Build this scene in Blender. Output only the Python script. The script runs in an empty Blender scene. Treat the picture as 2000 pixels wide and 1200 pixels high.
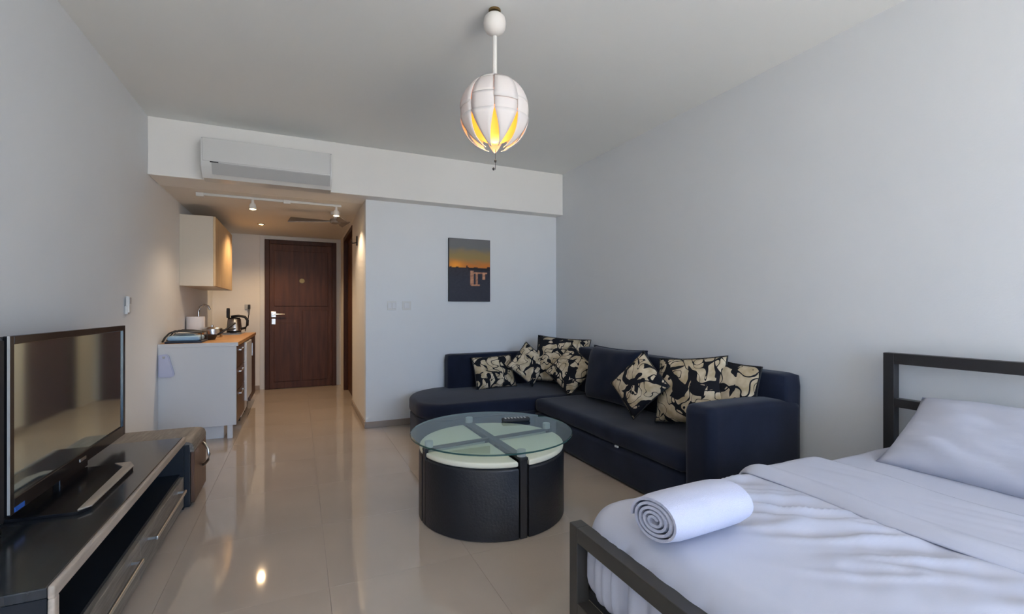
import bpy, bmesh, math, random
from math import sin, cos, pi, radians as R, sqrt, atan2, floor as flo, exp
from mathutils import Vector, Matrix, Euler, noise
random.seed(7)
sc = bpy.context.scene
COL = sc.collection

# ------------------------------------------------------------------ camera, world, light, exposure
cam_d = bpy.data.cameras.new('camera'); cam = bpy.data.objects.new('camera', cam_d); COL.objects.link(cam)
cam.location = (0, 0, 1.12); cam.rotation_euler = (R(90), 0, R(-24.81))
cam_d.sensor_width = 36; cam_d.lens = 36*902/2000; cam_d.shift_y = .002; cam_d.clip_start = .02
sc.camera = cam
sc.view_settings.view_transform = 'Standard'; sc.view_settings.look = 'None'
sc.view_settings.gamma = 1; sc.view_settings.exposure = 1.15; sc.view_settings.use_curve_mapping = False

def lin(c):
    return tuple((x/12.92 if x <= .04045 else ((x+.055)/1.055)**2.4) for x in (v/255 for v in c))

W = bpy.data.worlds.new('World'); sc.world = W; W.use_nodes = True
nt = W.node_tree; nt.nodes.clear()
o_ = nt.nodes.new('ShaderNodeOutputWorld'); bg = nt.nodes.new('ShaderNodeBackground')
tc = nt.nodes.new('ShaderNodeTexCoord'); sp = nt.nodes.new('ShaderNodeSeparateXYZ'); rp = nt.nodes.new('ShaderNodeValToRGB')
mr = nt.nodes.new('ShaderNodeMapRange'); mr.inputs[1].default_value = -1; mr.inputs[2].default_value = 1
nt.links.new(tc.outputs['Generated'], sp.inputs[0]); nt.links.new(sp.outputs[2], mr.inputs[0])
nt.links.new(mr.outputs[0], rp.inputs[0]); nt.links.new(rp.outputs[0], bg.inputs[0]); nt.links.new(bg.outputs[0], o_.inputs[0])
cr = rp.color_ramp
cr.elements[0].position = 0.0; cr.elements[0].color = (1.4, 1.46, 1.48, 1)        # sunlit paving below
cr.elements[1].position = 1.0; cr.elements[1].color = (.44, .66, 1.25, 1)       # zenith
for p, c in ((.46, (1.1, 1.17, 1.24)), (.52, (.72, 1.0, 1.42)), (.70, (.36, .80, 1.7))):
    e = cr.elements.new(p); e.color = (*c, 1)
bg.inputs[1].default_value = 2.6

def area(name, loc, rot, sx, sy, power, col, portal=False):
    d = bpy.data.lights.new(name, 'AREA'); d.shape = 'RECTANGLE'; d.size = sx; d.size_y = sy; d.energy = power; d.color = col
    o = bpy.data.objects.new(name, d); COL.objects.link(o); o.location = loc; o.rotation_euler = rot
    if portal: d.cycles.is_portal = True
    return o
WX0, WX1, WZ0, WZ1, YF = .1, 2.5, .05, 2.5, -3.3
area('window_portal', ((WX0+WX1)/2, YF, (WZ0+WZ1)/2), (R(90), 0, 0), WX1-WX0, WZ1-WZ0, 1, (1, 1, 1), True)

sun_d = bpy.data.lights.new('sun', 'SUN'); sun_d.energy = 45; sun_d.color = (1, .98, .94); sun_d.angle = R(.6)
sun = bpy.data.objects.new('sun', sun_d); COL.objects.link(sun)
sun.rotation_euler = Vector((.12, .55, -1)).to_track_quat('-Z', 'Y').to_euler()      # high sun, added so its floor patch behind the camera brightens the ceiling
sc.cycles.caustics_reflective = False

def point(name, loc, power, col, rad=.03):
    d = bpy.data.lights.new(name, 'POINT'); d.energy = power; d.color = col; d.shadow_soft_size = rad
    o = bpy.data.objects.new(name, d); COL.objects.link(o); o.location = loc; return o
def spot(name, loc, power, col, ang=100, rad=.03, rot=(0, 0, 0)):
    d = bpy.data.lights.new(name, 'SPOT'); d.energy = power; d.color = col; d.shadow_soft_size = rad; d.spot_size = R(ang); d.spot_blend = .6
    o = bpy.data.objects.new(name, d); COL.objects.link(o); o.location = loc; o.rotation_euler = rot; return o

# ------------------------------------------------------------------ materials
def mat(name, col, rough=.5, metal=0, spec=.5, nscale=0, namt=0, bump=0, bscale=40, sheen=0, coat=0, emit=None, estr=0, ior=None, trans=0, alpha_stretch=None, aniso_scale=None):
    m = bpy.data.materials.new(name); m.use_nodes = True; t = m.node_tree; b = t.nodes['Principled BSDF']
    c = lin(col) if max(col) > 1 else col
    b.inputs['Base Color'].default_value = (*c, 1); b.inputs['Roughness'].default_value = rough; b.inputs['Metallic'].default_value = metal
    b.inputs['Specular IOR Level'].default_value = spec
    if sheen: b.inputs['Sheen Weight'].default_value = sheen; b.inputs['Sheen Roughness'].default_value = .45
    if coat: b.inputs['Coat Weight'].default_value = coat; b.inputs['Coat Roughness'].default_value = .05
    if ior: b.inputs['IOR'].default_value = ior
    if trans: b.inputs['Transmission Weight'].default_value = trans
    if emit: b.inputs['Emission Color'].default_value = (*emit, 1); b.inputs['Emission Strength'].default_value = estr
    if namt or bump:
        tcn = t.nodes.new('ShaderNodeTexCoord'); mp = t.nodes.new('ShaderNodeMapping')
        t.links.new(tcn.outputs['Object'], mp.inputs[0])
        if aniso_scale: mp.inputs['Scale'].default_value = aniso_scale
    if namt:
        n = t.nodes.new('ShaderNodeTexNoise'); n.inputs['Scale'].default_value = nscale; n.inputs['Detail'].default_value = 5
        t.links.new(mp.outputs[0], n.inputs['Vector'])
        r = t.nodes.new('ShaderNodeValToRGB'); e = r.color_ramp.elements
        e[0].position = .3; e[1].position = .7
        e[0].color = (*[x*(1-namt) for x in c], 1); e[1].color = (*[min(1, x*(1+namt)) for x in c], 1)
        t.links.new(n.outputs[0], r.inputs[0]); t.links.new(r.outputs[0], b.inputs['Base Color'])
    if bump:
        n2 = t.nodes.new('ShaderNodeTexNoise'); n2.inputs['Scale'].default_value = bscale; n2.inputs['Detail'].default_value = 4
        t.links.new(mp.outputs[0], n2.inputs['Vector'])
        bp = t.nodes.new('ShaderNodeBump'); bp.inputs['Strength'].default_value = bump; bp.inputs['Distance'].default_value = .01
        t.links.new(n2.outputs[0], bp.inputs['Height']); t.links.new(bp.outputs[0], b.inputs['Normal'])
    return m
M = {}
M['wall'] = mat('wall_paint', (.745, .765, .78), .6, spec=.3, nscale=1.5, namt=.015, bump=.05, bscale=120)
M['beam'] = mat('warm_white_paint', (.84, .825, .79), .55, spec=.3, nscale=1.5, namt=.015, bump=.05, bscale=120)
M['wall_hall'] = mat('hall_paint', (.76, .73, .68), .6, spec=.3, nscale=1.5, namt=.015, bump=.05, bscale=120)
M['ceil'] = mat('ceiling_paint', (.83, .845, .825), .7, spec=.2, nscale=1.2, namt=.015, bump=.04, bscale=120)
M['tile'] = mat('polished_tile', (.45, .38, .315), .055, spec=.65, nscale=2.2, namt=.05)
M['grout'] = mat('grout', (.40, .35, .30), .4)
M['skirt'] = mat('skirting_tile', (.33, .27, .225), .2, nscale=3, namt=.05)
M['white'] = mat('white_lacquer', (.66, .67, .68), .35)
M['ac'] = mat('white_plastic', (.66, .66, .64), .28)
M['ac2'] = mat('grey_plastic', (.42, .42, .41), .3)
M['chrome'] = mat('chrome', (.75, .75, .76), .18, metal=1)
M['brushed'] = mat('brushed_nickel', (.68, .66, .62), .3, metal=1)
M['blackmetal'] = mat('black_metal', (.022, .021, .022), .42, spec=.5)
M['olive'] = mat('bronze_black_metal', (.045, .042, .036), .38, spec=.5)
M['navy'] = mat('navy_microfibre', (.011, .0155, .033), .85, spec=.2, sheen=.14, nscale=5, namt=.25, bump=.12, bscale=260)
M['leather'] = mat('black_leather', (.012, .013, .017), .38, spec=.5, bump=.15, bscale=90)
M['cream'] = mat('cream_leatherette', (.80, .77, .62), .5, bump=.05, bscale=80)
M['sheet'] = mat('white_sheet', (.53, .55, .645), .85, spec=.15, bump=.05, bscale=300)
M['towel'] = mat('white_towel', (.62, .64, .79), .95, spec=.1, bump=.5, bscale=420, sheen=.3)
M['dark'] = mat('black_gloss', (.010, .010, .012), .18, spec=.5)
M['darkmatt'] = mat('black_matt', (.012, .012, .014), .55)
M['bench_top'] = mat('charcoal_gloss_top', (.022, .026, .030), .16, spec=.8, nscale=5, namt=.3, aniso_scale=(6, 1, 1))
M['bench_in'] = mat('dark_blue_black_panel', (.006, .009, .014), .4)
M['woodgrey'] = mat('grey_brown_wood', (.20, .175, .145), .45, nscale=9, namt=.35, aniso_scale=(6, .7, 9))
M['edge'] = mat('pale_wood_edge', (.42, .35, .28), .4, nscale=8, namt=.2, aniso_scale=(6, .7, 6))
M['doorwood'] = mat('dark_mahogany', (.085, .034, .019), .45, spec=.25, nscale=4, namt=.28, aniso_scale=(6, 6, .6))
M['doorwood2'] = mat('dark_mahogany_frame', (.060, .024, .014), .45, spec=.25, nscale=4, namt=.28, aniso_scale=(6, 6, .6))
M['kbrown'] = mat('walnut_front', (.115, .058, .034), .35, nscale=5, namt=.3, aniso_scale=(4, 4, .6))
M['butcher'] = mat('oak_worktop', (.52, .27, .10), .4, nscale=14, namt=.35, aniso_scale=(.7, 5, 2))
M['cab'] = mat('cream_cabinet', (.62, .57, .48), .4)
M['cab2'] = mat('warm_lit_cabinet_door', (.60, .43, .24), .4, nscale=6, namt=.15, aniso_scale=(4, 4, .6))  # yellow of the warm hall light put into the door colour
M['bluecloth'] = mat('pale_blue_plastic', (.34, .52, .68), .5)
M['navyplastic'] = mat('navy_plastic', (.015, .03, .06), .35)
M['paper'] = mat('kitchen_paper', (.75, .76, .8), .9, bump=.2, bscale=200)
M['steel'] = mat('steel', (.6, .6, .6), .25, metal=1)
M['copper'] = mat('copper_brown', (.45, .2, .06), .35, metal=.6)
M['fan'] = mat('fan_blade', (.21, .165, .13), .5)
M['brass'] = mat('aged_brass', (.20, .13, .05), .4, metal=.8)
M['lampwhite'] = mat('lamp_white', (.78, .75, .70), .4)
M['bulb'] = mat('lit_bulb', (1, .9, .7), .5, emit=(1, .74, .36), estr=14)
M['core'] = mat('glowing_inner_globe', (.9, .5, .15), .5, emit=(1, .25, .016), estr=.8)
M['trim'] = mat('white_trim', (.68, .68, .66), .45)
M['led'] = mat('painted_blue_led', (.02, .12, .5), .4)  # small blue light on the television, put in as plain colour
M['screen'] = mat('glossy_screen', (.62, .80, .86), .06, metal=.95)
M['rib'] = mat('shade_rim', (.33, .19, .09), .6)

def glass_mat():
    """thin tinted pane: tinted see-through with a Fresnel gloss"""
    m = bpy.data.materials.new('green_glass'); m.use_nodes = True; t = m.node_tree; t.nodes.clear()
    o = t.nodes.new('ShaderNodeOutputMaterial'); tr_ = t.nodes.new('ShaderNodeBsdfTransparent'); gl = t.nodes.new('ShaderNodeBsdfGlossy')
    fr_ = t.nodes.new('ShaderNodeFresnel'); fr_.inputs['IOR'].default_value = 1.75; mx = t.nodes.new('ShaderNodeMixShader')
    tr_.inputs[0].default_value = (.90, .97, .95, 1); gl.inputs['Roughness'].default_value = .01; gl.inputs['Color'].default_value = (.9, 1, 1, 1)
    ge = t.nodes.new('ShaderNodeNewGeometry'); iv = t.nodes.new('ShaderNodeMath'); iv.operation = 'SUBTRACT'; iv.inputs[0].default_value = 1; t.links.new(ge.outputs['Backfacing'], iv.inputs[1])
    ml = t.nodes.new('ShaderNodeMath'); ml.operation = 'MULTIPLY'; t.links.new(fr_.outputs[0], ml.inputs[0]); t.links.new(iv.outputs[0], ml.inputs[1]); t.links.new(ml.outputs[0], mx.inputs[0]); t.links.new(tr_.outputs[0], mx.inputs[1]); t.links.new(gl.outputs[0], mx.inputs[2]); t.links.new(mx.outputs[0], o.inputs[0])
    return m
M['glass'] = glass_mat()
M['glassedge'] = mat('glass_edge', (.04, .10, .09), .1, spec=.6)

def shade_mat():
    m = bpy.data.materials.new('parchment_shade'); m.use_nodes = True; t = m.node_tree
    t.nodes.clear(); o = t.nodes.new('ShaderNodeOutputMaterial'); a = t.nodes.new('ShaderNodeBsdfDiffuse'); b = t.nodes.new('ShaderNodeBsdfTranslucent')
    mx = t.nodes.new('ShaderNodeMixShader'); mx.inputs[0].default_value = .14
    a.inputs[0].default_value = (.82, .80, .77, 1); b.inputs[0].default_value = (.88, .88, .86, 1)
    t.links.new(a.outputs[0], mx.inputs[1]); t.links.new(b.outputs[0], mx.inputs[2]); t.links.new(mx.outputs[0], o.inputs[0])
    return m
M['shade'] = shade_mat()

def pattern_mat(name, seed, scale):
    """cream cloth printed with black brushed scribbles"""
    m = bpy.data.materials.new(name); m.use_nodes = True; t = m.node_tree; b = t.nodes['Principled BSDF']
    N = t.nodes.new; L = t.links.new
    tcn = N('ShaderNodeTexCoord'); mp = N('ShaderNodeMapping'); mp.inputs['Location'].default_value = (seed*3.1, seed*1.7, seed*2.3)
    L(tcn.outputs['Object'], mp.inputs[0])
    w = N('ShaderNodeTexNoise'); w.inputs['Scale'].default_value = 5; w.inputs['Detail'].default_value = 1.5; L(mp.outputs[0], w.inputs['Vector'])
    vm = N('ShaderNodeVectorMath'); vm.operation = 'SCALE'; vm.inputs['Scale'].default_value = .22; L(w.outputs['Color'], vm.inputs[0])
    ad = N('ShaderNodeVectorMath'); ad.operation = 'ADD'; L(mp.outputs[0], ad.inputs[0]); L(vm.outputs[0], ad.inputs[1])
    v = N('ShaderNodeTexVoronoi'); v.feature = 'DISTANCE_TO_EDGE'; v.inputs['Scale'].default_value = scale; L(ad.outputs[0], v.inputs['Vector'])
    wn = N('ShaderNodeTexNoise'); wn.inputs['Scale'].default_value = 11; wn.inputs['Detail'].default_value = 0; L(mp.outputs[0], wn.inputs['Vector'])
    wm = N('ShaderNodeMapRange'); wm.inputs[1].default_value = .3; wm.inputs[2].default_value = .68; wm.inputs[3].default_value = -.03; wm.inputs[4].default_value = .165; L(wn.outputs[0], wm.inputs[0])
    l1 = N('ShaderNodeMath'); l1.operation = 'LESS_THAN'; L(v.outputs['Distance'], l1.inputs[0]); L(wm.outputs[0], l1.inputs[1])
    n2 = N('ShaderNodeTexNoise'); n2.inputs['Scale'].default_value = 8.5; n2.inputs['Detail'].default_value = 0; n2.inputs['Distortion'].default_value = 1.5; L(mp.outputs[0], n2.inputs['Vector'])
    s = N('ShaderNodeMath'); s.operation = 'SUBTRACT'; s.inputs[1].default_value = .5; L(n2.outputs[0], s.inputs[0])
    ab = N('ShaderNodeMath'); ab.operation = 'ABSOLUTE'; L(s.outputs[0], ab.inputs[0])
    l2 = N('ShaderNodeMath'); l2.operation = 'LESS_THAN'; l2.inputs[1].default_value = .028; L(ab.outputs[0], l2.inputs[0])
    mxm = N('ShaderNodeMath'); mxm.operation = 'MAXIMUM'; L(l1.outputs[0], mxm.inputs[0]); L(l2.outputs[0], mxm.inputs[1])
    cn = N('ShaderNodeTexNoise'); cn.inputs['Scale'].default_value = 14; L(mp.outputs[0], cn.inputs['Vector'])
    rr = N('ShaderNodeValToRGB'); rr.color_ramp.elements[0].color = (.46, .36, .22, 1); rr.color_ramp.elements[1].color = (.72, .62, .45, 1)
    rr.color_ramp.elements[0].position = .35; rr.color_ramp.elements[1].position = .65; L(cn.outputs[0], rr.inputs[0])
    mx = N('ShaderNodeMix'); mx.data_type = 'RGBA'; L(mxm.outputs[0], mx.inputs[0]); L(rr.outputs[0], mx.inputs[6]); mx.inputs[7].default_value = (.012, .012, .016, 1)
    L(mx.outputs[2], b.inputs['Base Color']); b.inputs['Roughness'].default_value = .85; b.inputs['Specular IOR Level'].default_value = .2
    return m

# ------------------------------------------------------------------ mesh helpers
def new(): return bmesh.new()
def bx(bm, x0, x1, y0, y1, z0, z1, bev=0, seg=2):
    r = bmesh.ops.create_cube(bm, size=1)
    vs = r['verts']
    bmesh.ops.transform(bm, verts=vs, matrix=Matrix.Translation(((x0+x1)/2, (y0+y1)/2, (z0+z1)/2)) @ Matrix.Diagonal((x1-x0, y1-y0, z1-z0, 1)))
    if bev:
        es = list({e for v in vs for e in v.link_edges})
        bmesh.ops.bevel(bm, geom=es, offset=bev, segments=seg, affect='EDGES', profile=.5)
    return bm
def box(*a, **k): return bx(new(), *a, **k)
def cyl(bm, p, q, r, r2=None, n=16, cap=True):
    p, q = Vector(p), Vector(q); d = q-p
    m = Matrix.Translation((p+q)/2) @ d.to_track_quat('Z', 'Y').to_matrix().to_4x4()
    bmesh.ops.create_cone(bm, cap_ends=cap, segments=n, radius1=r, radius2=r if r2 is None else r2, depth=d.length, matrix=m)
    return bm
def tube(bm, pts, r, n=8):
    """round tube along a polyline"""
    pts = [Vector(p) for p in pts]; rings = []
    for i, p in enumerate(pts):
        d = (pts[min(i+1, len(pts)-1)]-pts[max(i-1, 0)]).normalized()
        up = Vector((0, 0, 1)) if abs(d.z) < .95 else Vector((1, 0, 0))
        a = d.cross(up).normalized(); b = d.cross(a)
        rings.append([bm.verts.new(p+a*r*cos(2*pi*k/n)+b*r*sin(2*pi*k/n)) for k in range(n)])
    for i in range(len(rings)-1):
        for k in range(n): bm.faces.new((rings[i][k], rings[i][(k+1) % n], rings[i+1][(k+1) % n], rings[i+1][k]))
    bm.faces.new(rings[0]); bm.faces.new(rings[-1])
    bmesh.ops.recalc_face_normals(bm, faces=bm.faces[:])
    return bm
def lathe(bm, prof, c=(0, 0, 0), n=32):
    rings = []
    for r, z in prof:
        if r < 1e-5: rings.append([bm.verts.new((c[0], c[1], c[2]+z))])
        else: rings.append([bm.verts.new((c[0]+r*cos(2*pi*k/n), c[1]+r*sin(2*pi*k/n), c[2]+z)) for k in range(n)])
    for a, b in zip(rings, rings[1:]):
        for k in range(n):
            k2 = (k+1) % n
            if len(a) == 1 and len(b) == 1: continue
            if len(a) == 1: bm.faces.new((a[0], b[k], b[k2]))
            elif len(b) == 1: bm.faces.new((a[k], a[k2], b[0]))
            else: bm.faces.new((a[k], a[k2], b[k2], b[k]))
    bmesh.ops.recalc_face_normals(bm, faces=bm.faces[:])
    return bm
def prism(bm, poly, z0, z1, bev=0, seg=3, top_only=False):
    lo = [bm.verts.new((x, y, z0)) for x, y in poly]; hi = [bm.verts.new((x, y, z1)) for x, y in poly]
    n = len(poly)
    for i in range(n): bm.faces.new((lo[i], lo[(i+1) % n], hi[(i+1) % n], hi[i]))
    t = bm.faces.new(hi); b = bm.faces.new(lo[::-1])
    bmesh.ops.recalc_face_normals(bm, faces=bm.faces[:])
    if bev:
        es = set(t.edges) if top_only else set(t.edges) | set(b.edges)
        bmesh.ops.bevel(bm, geom=list(es), offset=bev, segments=seg, affect='EDGES', profile=.5)
    return bm
def rgrid(x0, x1, y0, y1, z0, z1, nx, ny, nz, r, disp=None, drop=(), openx1=False):
    """subdivided rounded box; disp(co, normal) -> offset vector; drop lists faces to leave out"""
    bm = new()
    idx = {}
    def V(i, j, k):
        if (i, j, k) not in idx: idx[i, j, k] = bm.verts.new((x0+(x1-x0)*i/nx, y0+(y1-y0)*j/ny, z0+(z1-z0)*k/nz))
        return idx[i, j, k]
    for i in range(nx):
        for j in range(ny):
            if 'z1' not in drop: bm.faces.new((V(i, j, nz), V(i+1, j, nz), V(i+1, j+1, nz), V(i, j+1, nz)))
            if 'z0' not in drop: bm.faces.new((V(i, j, 0), V(i, j+1, 0), V(i+1, j+1, 0), V(i+1, j, 0)))
    for i in range(nx):
        for k in range(nz):
            if 'y0' not in drop: bm.faces.new((V(i, 0, k), V(i+1, 0, k), V(i+1, 0, k+1), V(i, 0, k+1)))
            if 'y1' not in drop: bm.faces.new((V(i, ny, k), V(i, ny, k+1), V(i+1, ny, k+1), V(i+1, ny, k)))
    for j in range(ny):
        for k in range(nz):
            if 'x0' not in drop: bm.faces.new((V(0, j, k), V(0, j, k+1), V(0, j+1, k+1), V(0, j+1, k)))
            if 'x1' not in drop: bm.faces.new((V(nx, j, k), V(nx, j+1, k), V(nx, j+1, k+1), V(nx, j, k+1)))
    hx = 9 if openx1 else x1-r
    for v in bm.verts:
        c = Vector((min(max(v.co.x, x0+r), hx), min(max(v.co.y, y0+r), y1-r), min(max(v.co.z, z0+r), z1-r)))
        d = v.co-c
        if d.length > 1e-9:
            nrm = d.normalized(); v.co = c+nrm*min(r, d.length if d.length < r else r)
        else: nrm = Vector((0, 0, 1))
        if disp: v.co += disp(v.co.copy(), nrm)
    return bm
def obj(name, bm, m, root=None, smooth=False, auto=None):
    if root is not None and isinstance(root, bpy.types.Object):
        p = Vector((0, 0, 0)); a = root
        while a: p += a.location; a = a.parent
        bmesh.ops.translate(bm, verts=bm.verts[:], vec=-p)
    me = bpy.data.meshes.new(name); bm.to_mesh(me); bm.free()
    if smooth:
        for f in me.polygons: f.use_smooth = True
        if auto: me.set_sharp_from_angle(angle=R(auto))
    me.materials.append(m if not isinstance(m, str) else M[m])
    o = bpy.data.objects.new(name, me); COL.objects.link(o)
    if root: o.parent = root
    return o
def centre(o):
    """moves a top-level mesh's origin to the base of its bounding box"""
    vs = o.data.vertices; xs = [v.co.x for v in vs]; ys = [v.co.y for v in vs]; zs = [v.co.z for v in vs]
    c = Vector(((min(xs)+max(xs))/2, (min(ys)+max(ys))/2, min(zs)))
    o.data.transform(Matrix.Translation(-c)); o.location = c; return o
def tag(o, label, cat, group=None):
    o['label'] = label; o['category'] = cat
    if group: o['group'] = group
    return o
def thing(name, label, cat, loc=(0, 0, 0), group=None):
    o = bpy.data.objects.new(name, None); o.empty_display_size = .1; COL.objects.link(o); o.location = loc
    return tag(o, label, cat, group)
def struct(name, bm, m, root=None, **k):
    o = obj(name, bm, m, root, **k); 
    if not root: o['kind'] = 'structure'
    return o

# ------------------------------------------------------------------ room shell
XL, XR, YB, YBM, H, HH, XH, YD = -1.046, 2.631, 4.51, 4.364, 2.596, 2.150, .572, 7.29
T = .12
floor_o = struct('floor', box(XL-T, XR+T, YF-T, YD+T, -.10, -.008), 'grout')
ts, gap = .60, .0008
xi0 = .112-ts*2; yi0 = 1.99-ts*9
tb = {}
yy = yi0
while yy < YD:
    xx = xi0
    while xx < XR:
        a0, a1, b0, b1 = max(xx, XL), min(xx+ts, XR), max(yy, YF), min(yy+ts, YD)
        if b0 >= YB+.02 and a0 > XH+.7: xx += ts; continue
        if a1-a0 > .03 and b1-b0 > .03:
            w_, d_ = round(a1-a0-gap, 4), round(b1-b0-gap, 4)
            if (w_, d_) not in tb:
                bm = box(0, w_, 0, d_, 0, .008, bev=.0004, seg=1)
                t_ = obj('floor_tile', bm, 'tile', None); tb[w_, d_] = t_
            else:
                t_ = tb[w_, d_].copy(); COL.objects.link(t_)
            t_.parent = floor_o; t_.location = (a0+gap/2, b0+gap/2, -.008)
        xx += ts
    yy += ts
struct('ceiling', box(XL-T, XR+T, YF-T, YB, H, H+T), 'ceil')
struct('wall_left', box(XL-T, XL, YF-T, YD+T, 0, H), 'wall')
struct('wall_right', box(XR, XR+T, YF-T, YB+T, 0, H), 'wall')
# back wall beside the hall, and the hall's own right wall with a doorway to the bathroom
struct('wall_back', box(XH, XR, YB, YB+T, 0, HH+.02), 'wall')
struct('beam', box(XL, XR, YBM, YBM+.35, HH, H, bev=.004), 'beam')
bm = new(); bx(bm, XL, XH+1.3, YBM+.35, YD+T, HH, HH+.1)
struct('ceiling_hall', bm, 'wall_hall')
DY0, DY1, DZ = 5.70, 6.78, 2.05
bm = new(); bx(bm, XH, XH+.10, YB+T, DY0, 0, HH); bx(bm, XH, XH+.10, DY1, YD, 0, HH); bx(bm, XH, XH+.10, DY0, DY1, DZ+.05, HH)
struct('wall_hall_right', bm, 'wall_hall')
struct('wall_hall_end', box(XL, XH+1.3, YD, YD+T, 0, HH), 'wall_hall')
struct('wall_bathroom', box(XH+1.2, XH+1.3, YB+T, YD, 0, HH), 'wall_hall')
# window wall behind the camera
bm = new()
bx(bm, XL, WX0, YF-T, YF, 0, H); bx(bm, WX1, XR, YF-T, YF, 0, H); bx(bm, WX0, WX1, YF-T, YF, WZ1, H); bx(bm, WX0, WX1, YF-T, YF, 0, WZ0)
struct('wall_front', bm, 'wall')
# bathroom doorway frame
d2 = bpy.data.objects.new('door_2', None); COL.objects.link(d2); d2.location = (XH, (DY0+DY1)/2, 0); d2['kind'] = 'structure'
obj('jamb', box(XH-.006, XH+.115, DY1-.035, DY1+.03, 0, DZ+.05, bev=.003), 'doorwood2', d2)
obj('jamb', box(XH+.01, XH+.115, DY0-.03, DY0+.02, 0, DZ+.05, bev=.003), 'doorwood2', d2)
obj('header', box(XH-.006, XH+.115, DY0, DY1, DZ, DZ+.055, bev=.003), 'doorwood2', d2)
obj('door_leaf', box(XH+.05, XH+.09, DY0+.02, DY1-.035, .005, DZ, bev=.002), 'doorwood', d2)
# skirting tiles
struct('baseboard_back', box(XH, 1.0, YB-.012, YB, 0, .058, bev=.003), 'skirt')
struct('baseboard_hall', box(XH-.012, XH, YB-.012, DY0-.03, 0, .062, bev=.003), 'skirt')
struct('baseboard_left', box(XL, XL+.012, 3.55, YD, 0, .06, bev=.003), 'skirt')
struct('baseboard_end', box(XL+.013, -.49, YD-.012, YD, 0, .06, bev=.003), 'skirt')
# entrance door
d1 = bpy.data.objects.new('door_1', None); COL.objects.link(d1); d1.location = (.04, YD, 0); d1['kind'] = 'structure'
bm = new(); bx(bm, -.425, -.365, YD-.06, YD+.02, 0, 2.09, bev=.004); bx(bm, .445, .505, YD-.06, YD+.02, 0, 2.09, bev=.004); bx(bm, -.365, .445, YD-.06, YD+.02, 2.03, 2.09, bev=.004)
obj('door_frame', bm, 'doorwood2', d1)
lf = obj('door_leaf', box(-.365, .445, YD-.045, YD+.0, .006, 2.03, bev=.003), 'doorwood', d1)
for a in ((-.31, .02, .10, .92), (.05, .39, .10, 1.10), (-.31, .39, 1.16, 1.94)):
    bm = new(); x0, x1, z0, z1 = a
    bx(bm, x0, x1, YD-.051, YD-.044, z0, z1, bev=.005, seg=2)
    obj('raised_panel', bm, 'doorwood', d1)
bm = new(); cyl(bm, (-.315, YD-.045, 1.045), (-.315, YD-.095, 1.045), .011); tube(bm, [(-.315, YD-.09, 1.045), (-.25, YD-.093, 1.047), (-.175, YD-.09, 1.047)], .010)
obj('lever_handle', bm, 'chrome', d1, True, 40)
bm = new(); bx(bm, -.345, -.285, YD-.053, YD-.046, 1.005, 1.085, bev=.003); bx(bm, -.34, -.29, YD-.053, YD-.046, .905, .985, bev=.003)
obj('escutcheon', bm, 'brushed', d1)
bm = new(); cyl(bm, (.045, YD-.052, 1.52), (.045, YD-.060, 1.52), .034, n=24); cyl(bm, (.045, YD-.058, 1.52), (.045, YD-.068, 1.52), .016, n=20)
obj('peephole', bm, 'brass', d1)
# white architrave round the door
bm = new(); bx(bm, -.485, -.425, YD-.02, YD, 0, 2.14, bev=.003); bx(bm, .505, .548, YD-.02, YD, 0, 2.14, bev=.003); bx(bm, -.425, .505, YD-.02, YD, 2.09, 2.14, bev=.003)
struct('trim_1', bm, 'trim')

# ------------------------------------------------------------------ air conditioner on the beam
ac = thing('air_conditioner', 'long white split air conditioner mounted on the beam above the kitchen passage', 'air conditioner', (-.21, YBM, 2.13))
ax0, ax1 = -.672, .254
prof = [(YBM, 2.435), (YBM-.17, 2.435), (YBM-.198, 2.42), (YBM-.205, 2.40), (YBM-.205, 2.235), (YBM-.19, 2.21), (YBM-.165, 2.165), (YBM-.13, 2.135), (YBM, 2.135)]
def extr(prof, x0, x1):
    bm = new(); a = [bm.verts.new((x0, y, z)) for y, z in prof]; b = [bm.verts.new((x1, y, z)) for y, z in prof]; n = len(prof)
    for i in range(n): bm.faces.new((a[i], a[(i+1) % n], b[(i+1) % n], b[i]))
    bm.faces.new(a[::-1]); bm.faces.new(b); bmesh.ops.recalc_face_normals(bm, faces=bm.faces[:]); return bm
obj('body', extr(prof, ax0, ax1), 'ac', ac, True, 35)
obj('front_panel', box(ax0+.012, ax1-.012, YBM-.212, YBM-.204, 2.248, 2.424, bev=.004), 'ac', ac)
fl = extr([(YBM-.209, 2.240), (YBM-.209, 2.232), (YBM-.172, 2.158), (YBM-.165, 2.162)], ax0+.07, ax1-.012)
obj('air_flap', fl, 'ac2', ac)
obj('outlet_slot', extr([(YBM-.212, 2.246), (YBM-.2125, 2.242), (YBM-.209, 2.239), (YBM-.206, 2.244)], ax0+.06, ax0+.115), 'darkmatt', ac)
obj('side_seam', box(ax1-.012, ax1-.009, YBM-.207, YBM-.2, 2.24, 2.42), 'ac2', ac)

# ------------------------------------------------------------------ wall-mounted remote holder
rh = thing('remote_control', 'small white remote control in a holder on the wall above the television', 'remote control', (XL, 3.872, 1.09))
obj('holder', box(XL, XL+.018, 3.848, 3.898, 1.085, 1.14, bev=.004), 'ac', rh)
obj('handset', box(XL+.004, XL+.026, 3.852, 3.894, 1.095, 1.205, bev=.006), 'ac', rh)
obj('display', box(XL+.0255, XL+.0275, 3.857, 3.889, 1.155, 1.195), 'ac2', rh)

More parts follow.
